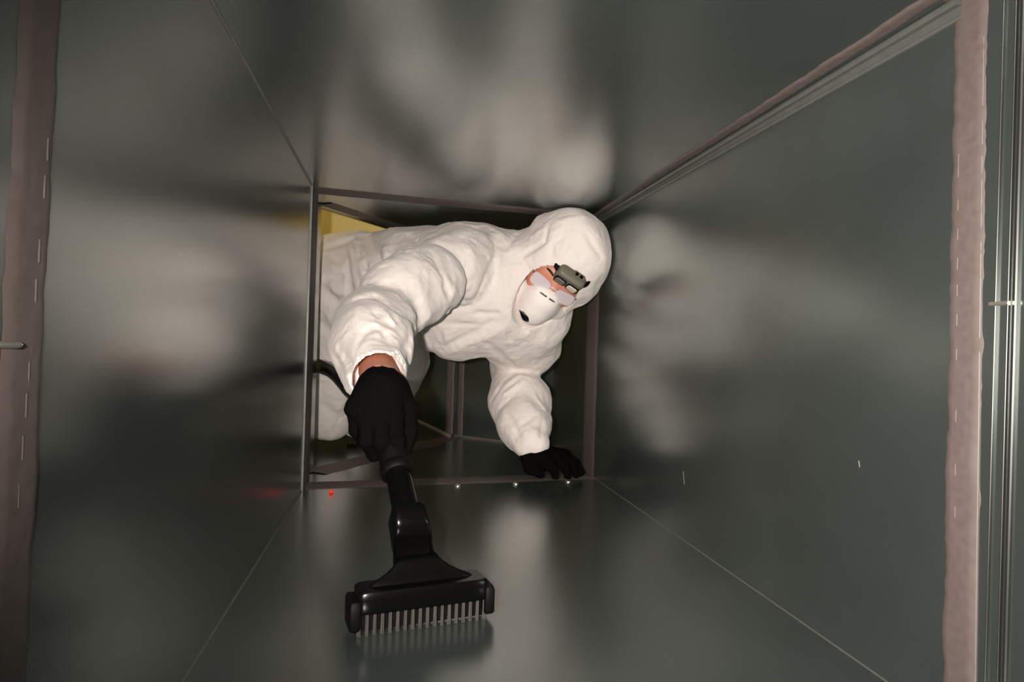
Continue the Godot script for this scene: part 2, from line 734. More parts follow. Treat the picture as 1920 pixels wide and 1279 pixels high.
	tube(st, [Vector3(0, 0.035, 0), Vector3(0, TOP + 1.0 - 1.35, 0)], [0.012, 0.012], 10)
	part("stem", done(st), M.matt_black, lb)

	# sealant, strips and seams
	var k := 0
	var strips := [
		["brown sealant brushed down the right wall at the near joint", Vector3(RIGHT, TOP, -0.568), Vector3(RIGHT, 0, -0.560), -X, 0.04, 0.003, 0.0035],
		["dim brown sealant band down the left wall at the near joint", Vector3(LEFT, TOP, -0.4375), Vector3(LEFT, 0, -0.415), X, 0.044, 0.003, 0.0035],
		["brown sealant across the ceiling at the near joint", Vector3(LEFT, TOP, nl), Vector3(RIGHT, TOP, nr), -Y, 0.04, 0.003, 0.0035],
		["brown sealant across the floor at the near joint", Vector3(LEFT, 0, nl), Vector3(RIGHT, 0, nr), Y, 0.04, 0.003, 0.0035],
		["brown sealant along the ceiling joint above the hood", Vector3(LEFT, TOP, jl - 0.035), Vector3(RIGHT, TOP, jr - 0.035), -Y, 0.08, 0.003, 0.004],
		["brown sealant along the floor joint under the gloved hand", Vector3(LEFT, 0, jl - 0.035), Vector3(RIGHT, 0, jr - 0.035), Y, 0.085, 0.003, 0.004],
		["grey brown sealant up the right side of the joint frame", Vector3(RIGHT, 0, jr - 0.07), Vector3(RIGHT, TOP, jr - 0.07), -X, 0.12, 0.003, 0.004],
		["thin dark sealant up the left side of the joint frame", Vector3(LEFT, 0, jl - 0.06), Vector3(LEFT, TOP, jl - 0.06), X, 0.10, 0.003, 0.005],
		["dark sealant crossing the floor from inside corner to far corner", i + Vector3(0.0, 0, 0), c, Y, 0.10, 0.003, 0.004],
		["dark sealant crossing the ceiling beside the yellow opening", i + up - bd * 0.01, c + up - bd * 0.01, -Y, 0.06, 0.003, 0.004],
		["dark sealant at the right of the far upright corner", c + gn.cross(Y) * 0.0 + (e - c).normalized() * 0.022, c + (e - c).normalized() * 0.022 + up, gn, 0.026, 0.003, 0.002],
		["pale sealant at the left of the far upright corner", c + bd * 0.028, c + bd * 0.028 + up, -inner_n, 0.034, 0.003, 0.003],
		["brown sealant beside the ridged seam of ceiling and right wall", Vector3(RIGHT - 0.03, TOP, nr - 0.01), Vector3(RIGHT - 0.02, TOP, jr), -Y, 0.022, 0.003, 0.003],
	]
	for s in strips:
		k += 1
		var o := structure("trim_%d" % k, s[0], "sealant")
		part("sealant", ribbon(s[1], s[2], s[3], s[4], s[5], s[6], 100 + k), M.seal, o)
	# seam of ceiling and right wall: folded ridges
	k += 1
	var seam := structure("trim_%d" % k, "folded metal seam with bright ridges between ceiling and right wall", "seam")
	st = begin(); bar(st, Vector3(RIGHT, TOP - 0.004, nr - 0.005), Vector3(RIGHT, TOP - 0.004, jr), -X, 0.008, 0.012); part("ridge", done(st), M.rib, seam)
	st = begin(); bar(st, Vector3(RIGHT, TOP - 0.02, nr - 0.005), Vector3(RIGHT, TOP - 0.014, jr), -X, 0.005, 0.005); part("ridge", done(st), M.rib, seam)
	st = begin(); bar(st, Vector3(RIGHT, TOP - 0.011, nr - 0.005), Vector3(RIGHT, TOP - 0.010, jr), -X, 0.012, 0.003); part("fold", done(st), M.rib, seam)
	var seams := [
		["thin pale seam between ceiling and left wall", Vector3(LEFT, TOP, nl), Vector3(LEFT, TOP, jl), Vector3(1, -1, 0).normalized(), 0.004],
		["thin pale seam between floor and left wall", Vector3(LEFT, 0, nl), Vector3(LEFT, 0, jl), Vector3(1, 1, 0).normalized(), 0.003],
		["thin pale seam between floor and right wall", Vector3(RIGHT, 0, nr), Vector3(RIGHT, 0, jr), Vector3(-1, 1, 0).normalized(), 0.0022],
		["thin bright edge up the left side of the joint frame", Vector3(LEFT, 0, jl + 0.02), Vector3(LEFT, TOP, jl + 0.02), X, 0.006],
		["grey seam where floor meets the slanted wall of the bend", e, c, (Y + gn).normalized(), 0.012],
	]
	for s in seams:
		k += 1
		var o := structure("trim_%d" % k, s[0], "seam")
		st = begin()
		bar(st, s[1], s[2], s[3], s[4], s[4] * 0.6)
		part("seam", done(st), M.rib, o)
	# upright flange ribs of the section round the camera, on the right wall
	k += 1
	var fr := structure("trim_%d" % k, "upright metal flange ribs at the right picture edge", "flange")
	var ribs := [[1868.0, 0.0018, 0.003], [1893.0, 0.0018, 0.004], [1904.0, 0.0045, 0.0035]]
	for rb in ribs:
		var z: float = on_x(rb[0], 640, RIGHT).z
		st = begin(); bar(st, Vector3(RIGHT, 0, z), Vector3(RIGHT, TOP, z), -X, rb[1], rb[2]); part("rib", done(st), M.flange, fr)
	st = begin()
	bar(st, Vector3(RIGHT, TOP * 0.93, on_x(1845, 120, RIGHT).z), Vector3(RIGHT, 0, on_x(1832, 1270, RIGHT).z), -X, 0.0009, 0.0016)
	part("edge", done(st), M.pale_seal, fr, "pale raw edge beside the sealant")
	for y in [300, 322, 385, 440, 495, 545, 600, 665, 780, 880, 960]:
		var p0 := on_x(1801 - (y - 300) * 0.01, y, RIGHT)
		st = begin()
		bar(st, p0 + Vector3(0, 0.006, 0), p0 - Vector3(0, 0.006, 0), -X, 0.0022, 0.0034)
		part("bead", done(st), M.seal, fr)
	for sc in [[1281, 884, 1283, 908], [1610, 864, 1612, 876]]:
		st = begin()
		bar(st, on_x(sc[0], sc[1], RIGHT), on_x(sc[2], sc[3], RIGHT), -X, 0.0012, 0.0006)
		part("scratch", done(st), M.pale_seal, wr)
	for y in [280, 350, 470, 545, 640, 700, 760, 840, 930]:
		var p0 := on_x(80 - (y - 280) * 0.085, y, LEFT)
		st = begin()
		bar(st, p0 + Vector3(0, 0.007, 0), p0 - Vector3(0, 0.007, 0), X, 0.0025, 0.0033)
		part("bead", done(st), M.seal, wl)
	var q := on_x(1880, 570, RIGHT)
	st = begin(); bar(st, q + Vector3(0, 0, 0.012), q - Vector3(0, 0, 0.008), -X, 0.004, 0.008); part("clip", done(st), M.screw, fr, "short bright clip across the ribs")

# ------------------------------------------------------------------ the person
func head_frame() -> Array:
	var f := Vector3(-0.2, -0.6, 0.77).normalized()
	var u := Vector3(0.51, 0.61, 0.61)
	u = (u - f * u.dot(f)).normalized()
	var r := u.cross(f).normalized()
	var yaw := Basis(Vector3.UP, -atan(217.0 / F))
	return [at(1051, 501, 1.75), yaw * r, yaw * u, yaw * f]

const HS := 1.165

func loc(x: float, y: float, z: float) -> Vector3:
	var hf := head_frame()
	return hf[0] + (hf[1] * x + hf[2] * y + hf[3] * z) * HS

func build_person() -> void:
	var who := thing("person", "person in white hooded coveralls crawling on hand and knees, reaching forward with a brush", "person", Vector3(0.2, 0, -1.75))
	var off := who.position
	var B := SuitField.new()
	# torso and hips
	B.size = 1.09
	B.bone(at(672, 518, 2.130), at(775, 530, 2.010), 0.125, 0.145, 0.05)
	B.bone(at(775, 530, 2.010), at(880, 535, 1.880), 0.145, 0.165, 0.05)
	B.bone(at(630, 520, 2.190), at(672, 530, 2.130), 0.13, 0.12, 0.05)
	B.bone(at(770, 580, 1.970), at(850, 603, 1.880), 0.09, 0.10, 0.06)
	B.bone(at(880, 535, 1.880), at(975, 515, 1.820), 0.15, 0.10, 0.05)
	B.bone(at(940, 560, 1.840), at(1000, 590, 1.870), 0.11, 0.10, 0.05)
	# hood
	B.size = HS
	B.bone(loc(0.0, 0.045, -0.012), loc(0.0, -0.01, 0.0), 0.094, 0.094, 0.03)
	B.bone(loc(0.0, -0.01, 0.0), loc(0.0, -0.10, 0.035), 0.094, 0.062, 0.04)
	B.bone(loc(-0.02, 0.075, -0.02), loc(-0.05, 0.03, -0.04), 0.066, 0.062, 0.03)
	B.size = 1.12
	B.bone(at(980, 505, 1.830), at(1025, 505, 1.800), 0.085, 0.085, 0.04)
	# arm on the floor
	B.size = 1.12
	B.bone(at(985, 600, 1.92), at(984, 640, 1.98), 0.092, 0.09, 0.06)
	B.bone(at(935, 600, 1.86), at(972, 650, 1.99), 0.085, 0.075, 0.06)
	B.bone(at(984, 640, 1.98), at(963, 692, 2.03), 0.09, 0.064, 0.03)
	B.bone(at(966, 700, 2.030), at(975, 758, 1.906), 0.064, 0.079, 0.010)
	B.bone(at(975, 758, 1.906), at(985, 800, 1.808), 0.079, 0.065, 0.02)
	B.bone(at(985, 800, 1.808), at(996, 832, 1.735), 0.065, 0.043, 0.02)
	# reaching arm
	B.size = 1.10
	B.bone(at(868, 492, 1.755), at(840, 505, 1.705), 0.088, 0.085, 0.015)
	B.bone(at(862, 530, 1.705), at(868, 500, 1.705), 0.05, 0.065, 0.02)
	B.bone(at(800, 525, 1.605), at(745, 552, 1.505), 0.082, 0.076, 0.012)
	B.bone(at(790, 565, 1.555), at(765, 580, 1.505), 0.055, 0.05, 0.025)
	B.bone(at(694, 605, 1.430), at(697, 640, 1.280), 0.070, 0.066, 0.012)
	B.bone(at(725, 600, 1.430), at(715, 640, 1.280), 0.060, 0.050, 0.02)
	B.bone(at(697, 640, 1.28), at(708, 706, 1.15), 0.062, 0.046, 0.02)
	B.bone(at(652, 640, 1.318), at(662, 724, 1.218), 0.03, 0.011, 0.03)
	# legs
	B.size = 1.0
	B.bone(at(630, 545, 2.120), at(613, 775, 2.240), 0.125, 0.086, 0.03)
	B.bone(at(613, 775, 2.240), at(520, 795, 2.610), 0.08, 0.06, 0.02)
	B.bone(at(735, 580, 2.080), at(760, 680, 2.160), 0.11, 0.078, 0.03)
	B.bone(at(760, 680, 2.160), at(748, 735, 2.260), 0.074, 0.055, 0.02)
	B.bone(at(664, 798, 2.32), at(690, 775, 2.5), 0.04, 0.05, 0.01)
	var n := FastNoiseLite.new()
	n.seed = 4
	n.noise_type = FastNoiseLite.TYPE_SIMPLEX_SMOOTH
	n.frequency = 4.2
	n.fractal_type = FastNoiseLite.FRACTAL_RIDGED
	n.fractal_octaves = 3
	n.fractal_gain = 0.4
	n.domain_warp_enabled = true
	n.domain_warp_amplitude = 0.05
	n.domain_warp_frequency = 5.0
	B.noise = n
	var n2 := FastNoiseLite.new()
	n2.seed = 8
	n2.noise_type = FastNoiseLite.TYPE_CELLULAR
	n2.frequency = 9.0
	n2.fractal_type = FastNoiseLite.FRACTAL_FBM
	n2.fractal_octaves = 2
	n2.fractal_gain = 0.45
	n2.cellular_distance_function = FastNoiseLite.DISTANCE_EUCLIDEAN
	n2.cellular_return_type = FastNoiseLite.RETURN_DISTANCE
	n2.domain_warp_enabled = true
	n2.domain_warp_amplitude = 0.04
	n2.domain_warp_frequency = 6.0
	B.noise2 = n2
	B.crumple = 0.004
	B.share = 5.0
	B.offset = 0.5
	add_folds(B)
	var hf := head_frame()
	var hr: Vector3 = hf[1]
	var hu: Vector3 = hf[2]
	var hz: Vector3 = hf[3]
	B.H = hf[0]
	B.hr = hf[1]
	B.hu = hf[2]
	B.hz = hf[3]
	B.wrist_a = at(714, 724, 1.06)
	B.wrist_b = at(710, 704, 1.17)
	B.cuts = true
	B.planes.append([at(711, 712, 1.118), (B.wrist_a - B.wrist_b).normalized(), 0.0081])
	var coverall := part("coverall", B.mesh(0.0055), M.suit, who, "white hooded coverall with crumpled creases")
	coverall.position = -off

	# head, seen through the opening of the hood
	var S := Field.new()
	S.size = HS
	S.bone(loc(0, 0.025, -0.004), loc(0, 0.005, 0.008), 0.071, 0.071, 0.03)
	S.bone(loc(0, -0.03, 0.02), loc(0, -0.085, 0.04), 0.062, 0.034, 0.04)
	S.bone(loc(-0.03, 0.012, 0.062), loc(0.03, 0.012, 0.062), 0.02, 0.02, 0.015)
	S.bone(loc(0, 0.0, 0.082), loc(0, -0.04, 0.1), 0.009, 0.014, 0.012)
	for s in [-1.0, 1.0]:
		S.bone(loc(0.035 * s, -0.035, 0.065), loc(0.045 * s, -0.03, 0.045), 0.02, 0.018, 0.02)
		S.bone(loc(0.075 * s, -0.01, -0.005), loc(0.073 * s, -0.04, 0.0), 0.012, 0.008, 0.008)
		S.bone(loc(0.012 * s, -0.042, 0.095), loc(0.012 * s, -0.043, 0.094), 0.008, 0.008, 0.006)
	S.bone(loc(-0.018, -0.078, 0.076), loc(0.018, -0.078, 0.076), 0.008, 0.008, 0.006)
	var face := part("face", S.mesh(0.0035), M.skin, who, "pink skin round the eyes")
	face.position = -off
	for s in [-1.0, 1.0]:
		var ball := SphereMesh.new()
		ball.radius = 0.0125
		ball.height = 0.025
		var ey := part("eye", ball, M.eye, face)
		ey.position = loc(0.031 * s, -0.008, 0.070)
		var ib := SphereMesh.new()
		ib.radius = 0.0055
		ib.height = 0.011
		ib.radial_segments = 16
		ib.rings = 8
		var ir := part("iris", ib, M.iris, face)
		ir.position = loc(0.031 * s, -0.010, 0.0785)
		var st := begin()
		tube(st, curve([loc(0.014 * s, 0.017, 0.083), loc(0.032 * s, 0.023, 0.08), loc(0.05 * s, 0.016, 0.066)], 8), [0.002, 0.003, 0.0034, 0.0035, 0.0035, 0.0033, 0.003, 0.0025, 0.0015], 8)
		part("eyebrow", done(st, true), M.brow, face)

	# respirator
	var R := Field.new()
	R.size = HS
	R.bone(loc(0, -0.042, 0.088), loc(0, -0.12, 0.065), 0.03, 0.025, 0.03)
	R.bone(loc(0, -0.08, 0.088), loc(0, -0.085, 0.088), 0.038, 0.038, 0.03)
	for s in [-1.0, 1.0]:
		R.bone(loc(0.012 * s, -0.04, 0.088), loc(0.05 * s, -0.075, 0.05), 0.018, 0.02, 0.03)
		R.bone(loc(0.03 * s, -0.115, 0.055), loc(0.05 * s, -0.08, 0.045), 0.02, 0.018, 0.03)
	var mask := part("respirator_mask", R.mesh(0.0035), M.mask, who, "white moulded dust mask")
	mask.position = -off
	var st2 := begin()
	for s in [-1.0, 1.0]:
		tube(st2, curve([loc(0.031 * s, -0.030, 0.098), loc(0.016 * s, -0.021, 0.111), loc(0.004 * s, -0.017, 0.1175)], 10), _fill(11, 0.0024), 8)
	part("nose_clip", done(st2, true), M.clip, mask, "thin grey metal nose strip")
	var v := loc(-0.012, -0.094, 0.121)
	st2 = begin()
	var sec := []
	for j in 7:
		var f := j / 6.0
		var rr := sin(PI * pow(lerpf(0.06, 0.93, f), 1.5))
		sec.append([v + (hr * lerpf(-0.022, 0.016, f) + hu * lerpf(0.006, -0.004, f)) * HS, (hu * 0.0095 + hr * 0.003) * rr * HS, hz * 0.007 * rr])
	loft(st2, sec, 0.6, 20)
	part("exhalation_valve", done(st2, true), M.valve, mask, "small dark pointed valve")
	# safety glasses
	var gl := Node3D.new()
	gl.name = "safety_glasses"
	gl.set_meta("label", "safety glasses with white glare put into the lens colour")
	who.add_child(gl)
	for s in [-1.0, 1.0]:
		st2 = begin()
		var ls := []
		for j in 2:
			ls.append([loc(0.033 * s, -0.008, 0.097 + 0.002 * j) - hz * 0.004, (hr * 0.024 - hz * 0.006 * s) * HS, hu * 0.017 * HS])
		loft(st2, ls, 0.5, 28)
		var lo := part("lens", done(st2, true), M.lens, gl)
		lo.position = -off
		st2 = begin()
		tube(st2, curve([loc(0.058 * s, -0.002, 0.085), loc(0.074 * s, 0.0, 0.05), loc(0.08 * s, 0.0, 0.01)], 8), _fill(9, 0.002), 8)
		var te := part("temple", done(st2, true), M.lamp_grey, gl)
		te.position = -off
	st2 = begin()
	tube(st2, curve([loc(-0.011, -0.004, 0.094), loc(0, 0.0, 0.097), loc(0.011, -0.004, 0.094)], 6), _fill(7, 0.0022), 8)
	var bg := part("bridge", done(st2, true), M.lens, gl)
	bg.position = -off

	# bare wrist between sleeve and glove
	var W := Field.new()
	W.bone(at(714, 718, 1.09), at(708, 690, 1.21), 0.032, 0.036, 0.01)
	var wr := part("wrist", W.mesh(0.004), M.skin, who, "bare pink skin between sleeve and glove")
	wr.position = -off

	# glove that holds the brush
	var G := Field.new()
	var w0 := at(714, 718, 1.105)
	var w1 := at(714, 742, 1.07)
	G.planes.append([at(714, 722, 1.10), (w0 - w1).normalized(), 0.003])
	knit(G)
	G.bone(w0, w1, 0.039, 0.038, 0.01)
	var kn := [at(737, 778, 1.04), at(712, 782, 1.03), at(688, 778, 1.035), at(668, 766, 1.05)]
	for j in 4:
		G.bone(w1, kn[j], 0.034, 0.019, 0.018)
	G.bone(kn[0], at(745, 830, 1.01), 0.015, 0.0125, 0.006)
	G.bone(at(745, 830, 1.01), at(746, 882, 0.985), 0.0125, 0.0105, 0.004)
	G.bone(kn[1], at(716, 828, 1.005), 0.0155, 0.0135, 0.005)
	G.bone(at(716, 828, 1.005), at(726, 858, 1.02), 0.0135, 0.0115, 0.004)
	G.bone(at(726, 858, 1.02), at(738, 850, 1.06), 0.0115, 0.010, 0.004)
	G.bone(kn[2], at(688, 826, 1.02), 0.015, 0.013, 0.005)
	G.bone(at(688, 826, 1.02), at(702, 852, 1.045), 0.013, 0.0115, 0.004)
	G.bone(at(702, 852, 1.045), at(718, 838, 1.08), 0.0115, 0.010, 0.004)
	G.bone(kn[3], at(668, 806, 1.04), 0.0135, 0.0115, 0.005)
	G.bone(at(668, 806, 1.04), at(682, 828, 1.065), 0.0115, 0.010, 0.004)
	G.bone(at(682, 828, 1.065), at(698, 818, 1.09), 0.010, 0.009, 0.004)
	G.bone(at(742, 735, 1.08), at(766, 768, 1.06), 0.024, 0.016, 0.012)
	G.bone(at(766, 768, 1.06), at(768, 812, 1.035), 0.016, 0.0125, 0.006)
	G.bone(at(768, 812, 1.035), at(762, 842, 1.02), 0.0125, 0.0105, 0.005)
	var g1 := part("glove", G.mesh(0.0032), M.glove, who, "black knit glove gripping the brush handle")
	g1.position = -off
	# glove on the floor
	var L := Field.new()
	var a0 := at(998, 838, 1.735)
	var a1 := at(1008, 856, 1.735)
	L.planes.append([at(998, 838, 1.735), (a0 - a1).normalized(), 0.003])
	knit(L)
	L.bone(a0, a1, 0.041, 0.038, 0.01)
	var base := [at(1058, 853, 1.765), at(1050, 858, 1.735), at(1040, 864, 1.71), at(1024, 868, 1.69)]
	for j in 4:
		L.bone(a1, base[j], 0.032, 0.018, 0.02)
	var mid := [at(1078, 868, 1.755), at(1072, 872, 1.725), at(1060, 876, 1.70), at(1038, 880, 1.675)]
	var tip := [at(1089, 886, 1.755), at(1080, 890, 1.725), at(1064, 892, 1.70), at(1040, 892, 1.675)]
	for j in 4:
		L.bone(base[j], mid[j], 0.0155, 0.013, 0.005)
		L.bone(mid[j], tip[j], 0.013, 0.0105, 0.004)
	L.bone(at(992, 858, 1.72), at(992, 878, 1.70), 0.024, 0.015, 0.012)
	L.bone(at(992, 878, 1.70), at(1012, 888, 1.685), 0.015, 0.012, 0.006)
	var g2 := part("glove", L.mesh(0.0032), M.glove, who, "black knit glove flat on the duct floor")
	g2.position = -off

func knit(b: Field) -> void:
	var n := FastNoiseLite.new()
	n.seed = 3
	n.frequency = 110.0
	n.fractal_octaves = 2
	b.noise = n
	b.noise2 = n
	b.crumple = 0.0011

func _fill(n: int, v: float) -> Array:
	var a := []
	a.resize(n)
	a.fill(v)
	return a

# creases of the coverall: where each runs on the cloth, its height in millimetres (below zero a groove) and its width
const CREASES := """
# hip and seat
663,454 699,528 -15 14
672,439 718,497 -16 14
720,464 725,492 14 12
684,439 714,467 -11 12
660,457 675,552 15 14
651,485 659,565 -14 14
675,460 684,524 14 14
610,473 644,492 -15 16
607,464 663,446 -14 14
604,521 644,521 -9 14
615,545 650,550 8 14
598,537 632,571 -23 14
603,755 640,790 -7 14
600,600 628,640 -8 16
# back
728,485 778,461 -5 9
764,440 807,469 -6 9
# shoulder seam and armhole
871,421 911,422 938,438 948,453 938,476 933,518 932,545 4 8
926,452 930,473 924,497 908,524 894,550 886,565 -6 9
832,536 844,553 -6 8
853,567 888,562 -6 8
856,504 874,538 4 8
835,521 854,552 880,536 5 9
807,469 832,524 840,568 -3 9
# chest
840,580 883,572 -6 9
885,587 940,588 -5 8
833,607 900,610 -5 8
833,650 890,623 925,600 -5 9
838,663 905,633 940,615 4 11
783,630 788,665 -9 9
793,625 810,657 7 8
828,622 828,640 -4 8
# arm on the floor
912,643 968,692 -7 11
973,610 990,622 -6 8
958,643 952,622 -6 9
945,710 963,695 1010,698 -10 9
948,720 973,706 1013,712 6 9
921,750 947,707 -6 8
935,766 965,738 -6 8
941,740 994,707 6 9
947,770 967,799 976,823 -5 8
975,800 1010,774 -4 8
1018,794 1010,829 -4 8
1002,737 1026,772 4 8
# reaching arm
640,572 672,562 703,555 740,575 790,612 -8 9
721,577 743,611 6 8
669,654 684,624 703,614 723,624 730,645 -5 8
632,652 663,721 6 7
640,660 668,710 -5 7
755,660 773,633 -7 8
700,590 760,560 -3 11
# hood
1021,421 1101,406 4 8
996,446 1034,421 4 8
1030,421 1022,455 977,481 -5 8
1056,446 1037,459 1032,492 -4 8
1100,438 1127,485 -4 8
972,436 945,470 -6 9
974,485 1002,515 -4 8
1070,430 1050,490 3 9
"""

func add_folds(b: Field) -> void:
	for line in CREASES.strip_edges().split("\n"):
		if line.begins_with("#"):
			continue
		var w := line.split(" ")
		var px := []
		for j in w.size() - 2:
			var q := w[j].split(",")
			var v := Vector2(float(q[0]), float(q[1]))
			if px.size():
				var u: Vector2 = px[-1]
				var n := maxi(1, int(u.distance_to(v) / 14.0))
				for k in range(1, n):
					px.append(u.lerp(v, float(k) / n))
			px.append(v)
		var pts := []
		for v in px:
			var p := b.hit(EYE, ray(v.x, v.y))
			if p == Vector3.INF:
				continue
			if pts.size() and p.z > pts[-1].z + 0.1:   # the crease runs on under a nearer sleeve
				p = EYE + (p - EYE) * (pts[-1].z / p.z)
			pts.append(p)
		if pts.size() > 1:
			b.fold(pts, float(w[-2]) * 0.0013, float(w[-1]) * 0.001)

# ------------------------------------------------------------------ headlamp
func build_headlamp() -> void:
	var hf := head_frame()
	var o: Vector3 = loc(0.014, 0.046, 0.083)
	var t := thing("headlamp", "grey plastic headlamp strapped on the forehead above the glasses", "headlamp", o)
	t.basis = (Basis(hf[1], hf[2], hf[3]) * Basis(Vector3.RIGHT, deg_to_rad(28.0))).scaled_local(Vector3.ONE * 1.2)
	var st := begin()
	var sec := []
	for s in [[-0.004, 0.9], [0.0, 1.0], [0.016, 1.0], [0.022, 0.9], [0.024, 0.75]]:
		sec.append([Vector3(0, 0, s[0]), Vector3(0.034 * s[1], 0, 0), Vector3(0, 0.021 * s[1], 0)])
	loft(st, sec, 0.3)
	part("housing", done(st, true), M.lamp_grey, t)
	for x in [-0.016, 0.016]:
		st = begin()
		loft(st, [[Vector3(x, -0.004, 0.018), Vector3(0.0145, 0, 0), Vector3(0, 0.0125, 0)], [Vector3(x, -0.004, 0.0265), Vector3(0.0145, 0, 0), Vector3(0, 0.0125, 0)]], 0.5, 24)
		part("bezel", done(st, true), M.matt_black, t)
		st = begin()
		loft(st, [[Vector3(x, -0.004, 0.020), Vector3(0.012, 0, 0), Vector3(0, 0.010, 0)], [Vector3(x, -0.004, 0.0275), Vector3(0.012, 0, 0), Vector3(0, 0.010, 0)], [Vector3(x, -0.004, 0.0285), Vector3(0.009, 0, 0), Vector3(0, 0.007, 0)]], 0.5, 24)
		part("lens", done(st, true), M.lamp_lens if x > 0 else M.lamp_grey, t, "pale round lens" if x > 0 else "dull grey lens")
	st = begin()
	loft(st, [[Vector3(0.010, 0.020, 0.004), Vector3(0.016, 0, 0), Vector3(0, 0, 0.008)], [Vector3(0.010, 0.0245, 0.004), Vector3(0.015, 0, 0), Vector3(0, 0, 0.007)]], 0.3, 24)
	part("button_panel", done(st, true), M.lamp_grey, t)
	for x in [0.004, 0.016]:
		st = begin()
		loft(st, [[Vector3(x, 0.024, 0.004), Vector3(0.004, 0, 0), Vector3(0, 0, 0.004)], [Vector3(x, 0.0262, 0.004), Vector3(0.0036, 0, 0), Vector3(0, 0, 0.0036)]], 0.4, 16)
		part("button", done(st, true), M.matt_black, t)
	st = begin()
	tube(st, curve([Vector3(-0.03, 0.0, 0.008), Vector3(-0.043, -0.002, -0.004), Vector3(-0.045, -0.006, -0.03)], 8), _fill(9, 0.006), 10)
	part("strap", done(st, true), M.matt_black, t)
	st = begin()
	tube(st, curve([Vector3(0.03, 0.0, 0.008), Vector3(0.040, -0.002, -0.006), Vector3(0.042, -0.004, -0.03)], 8), _fill(9, 0.006), 10)
	part("strap", done(st, true), M.matt_black, t)

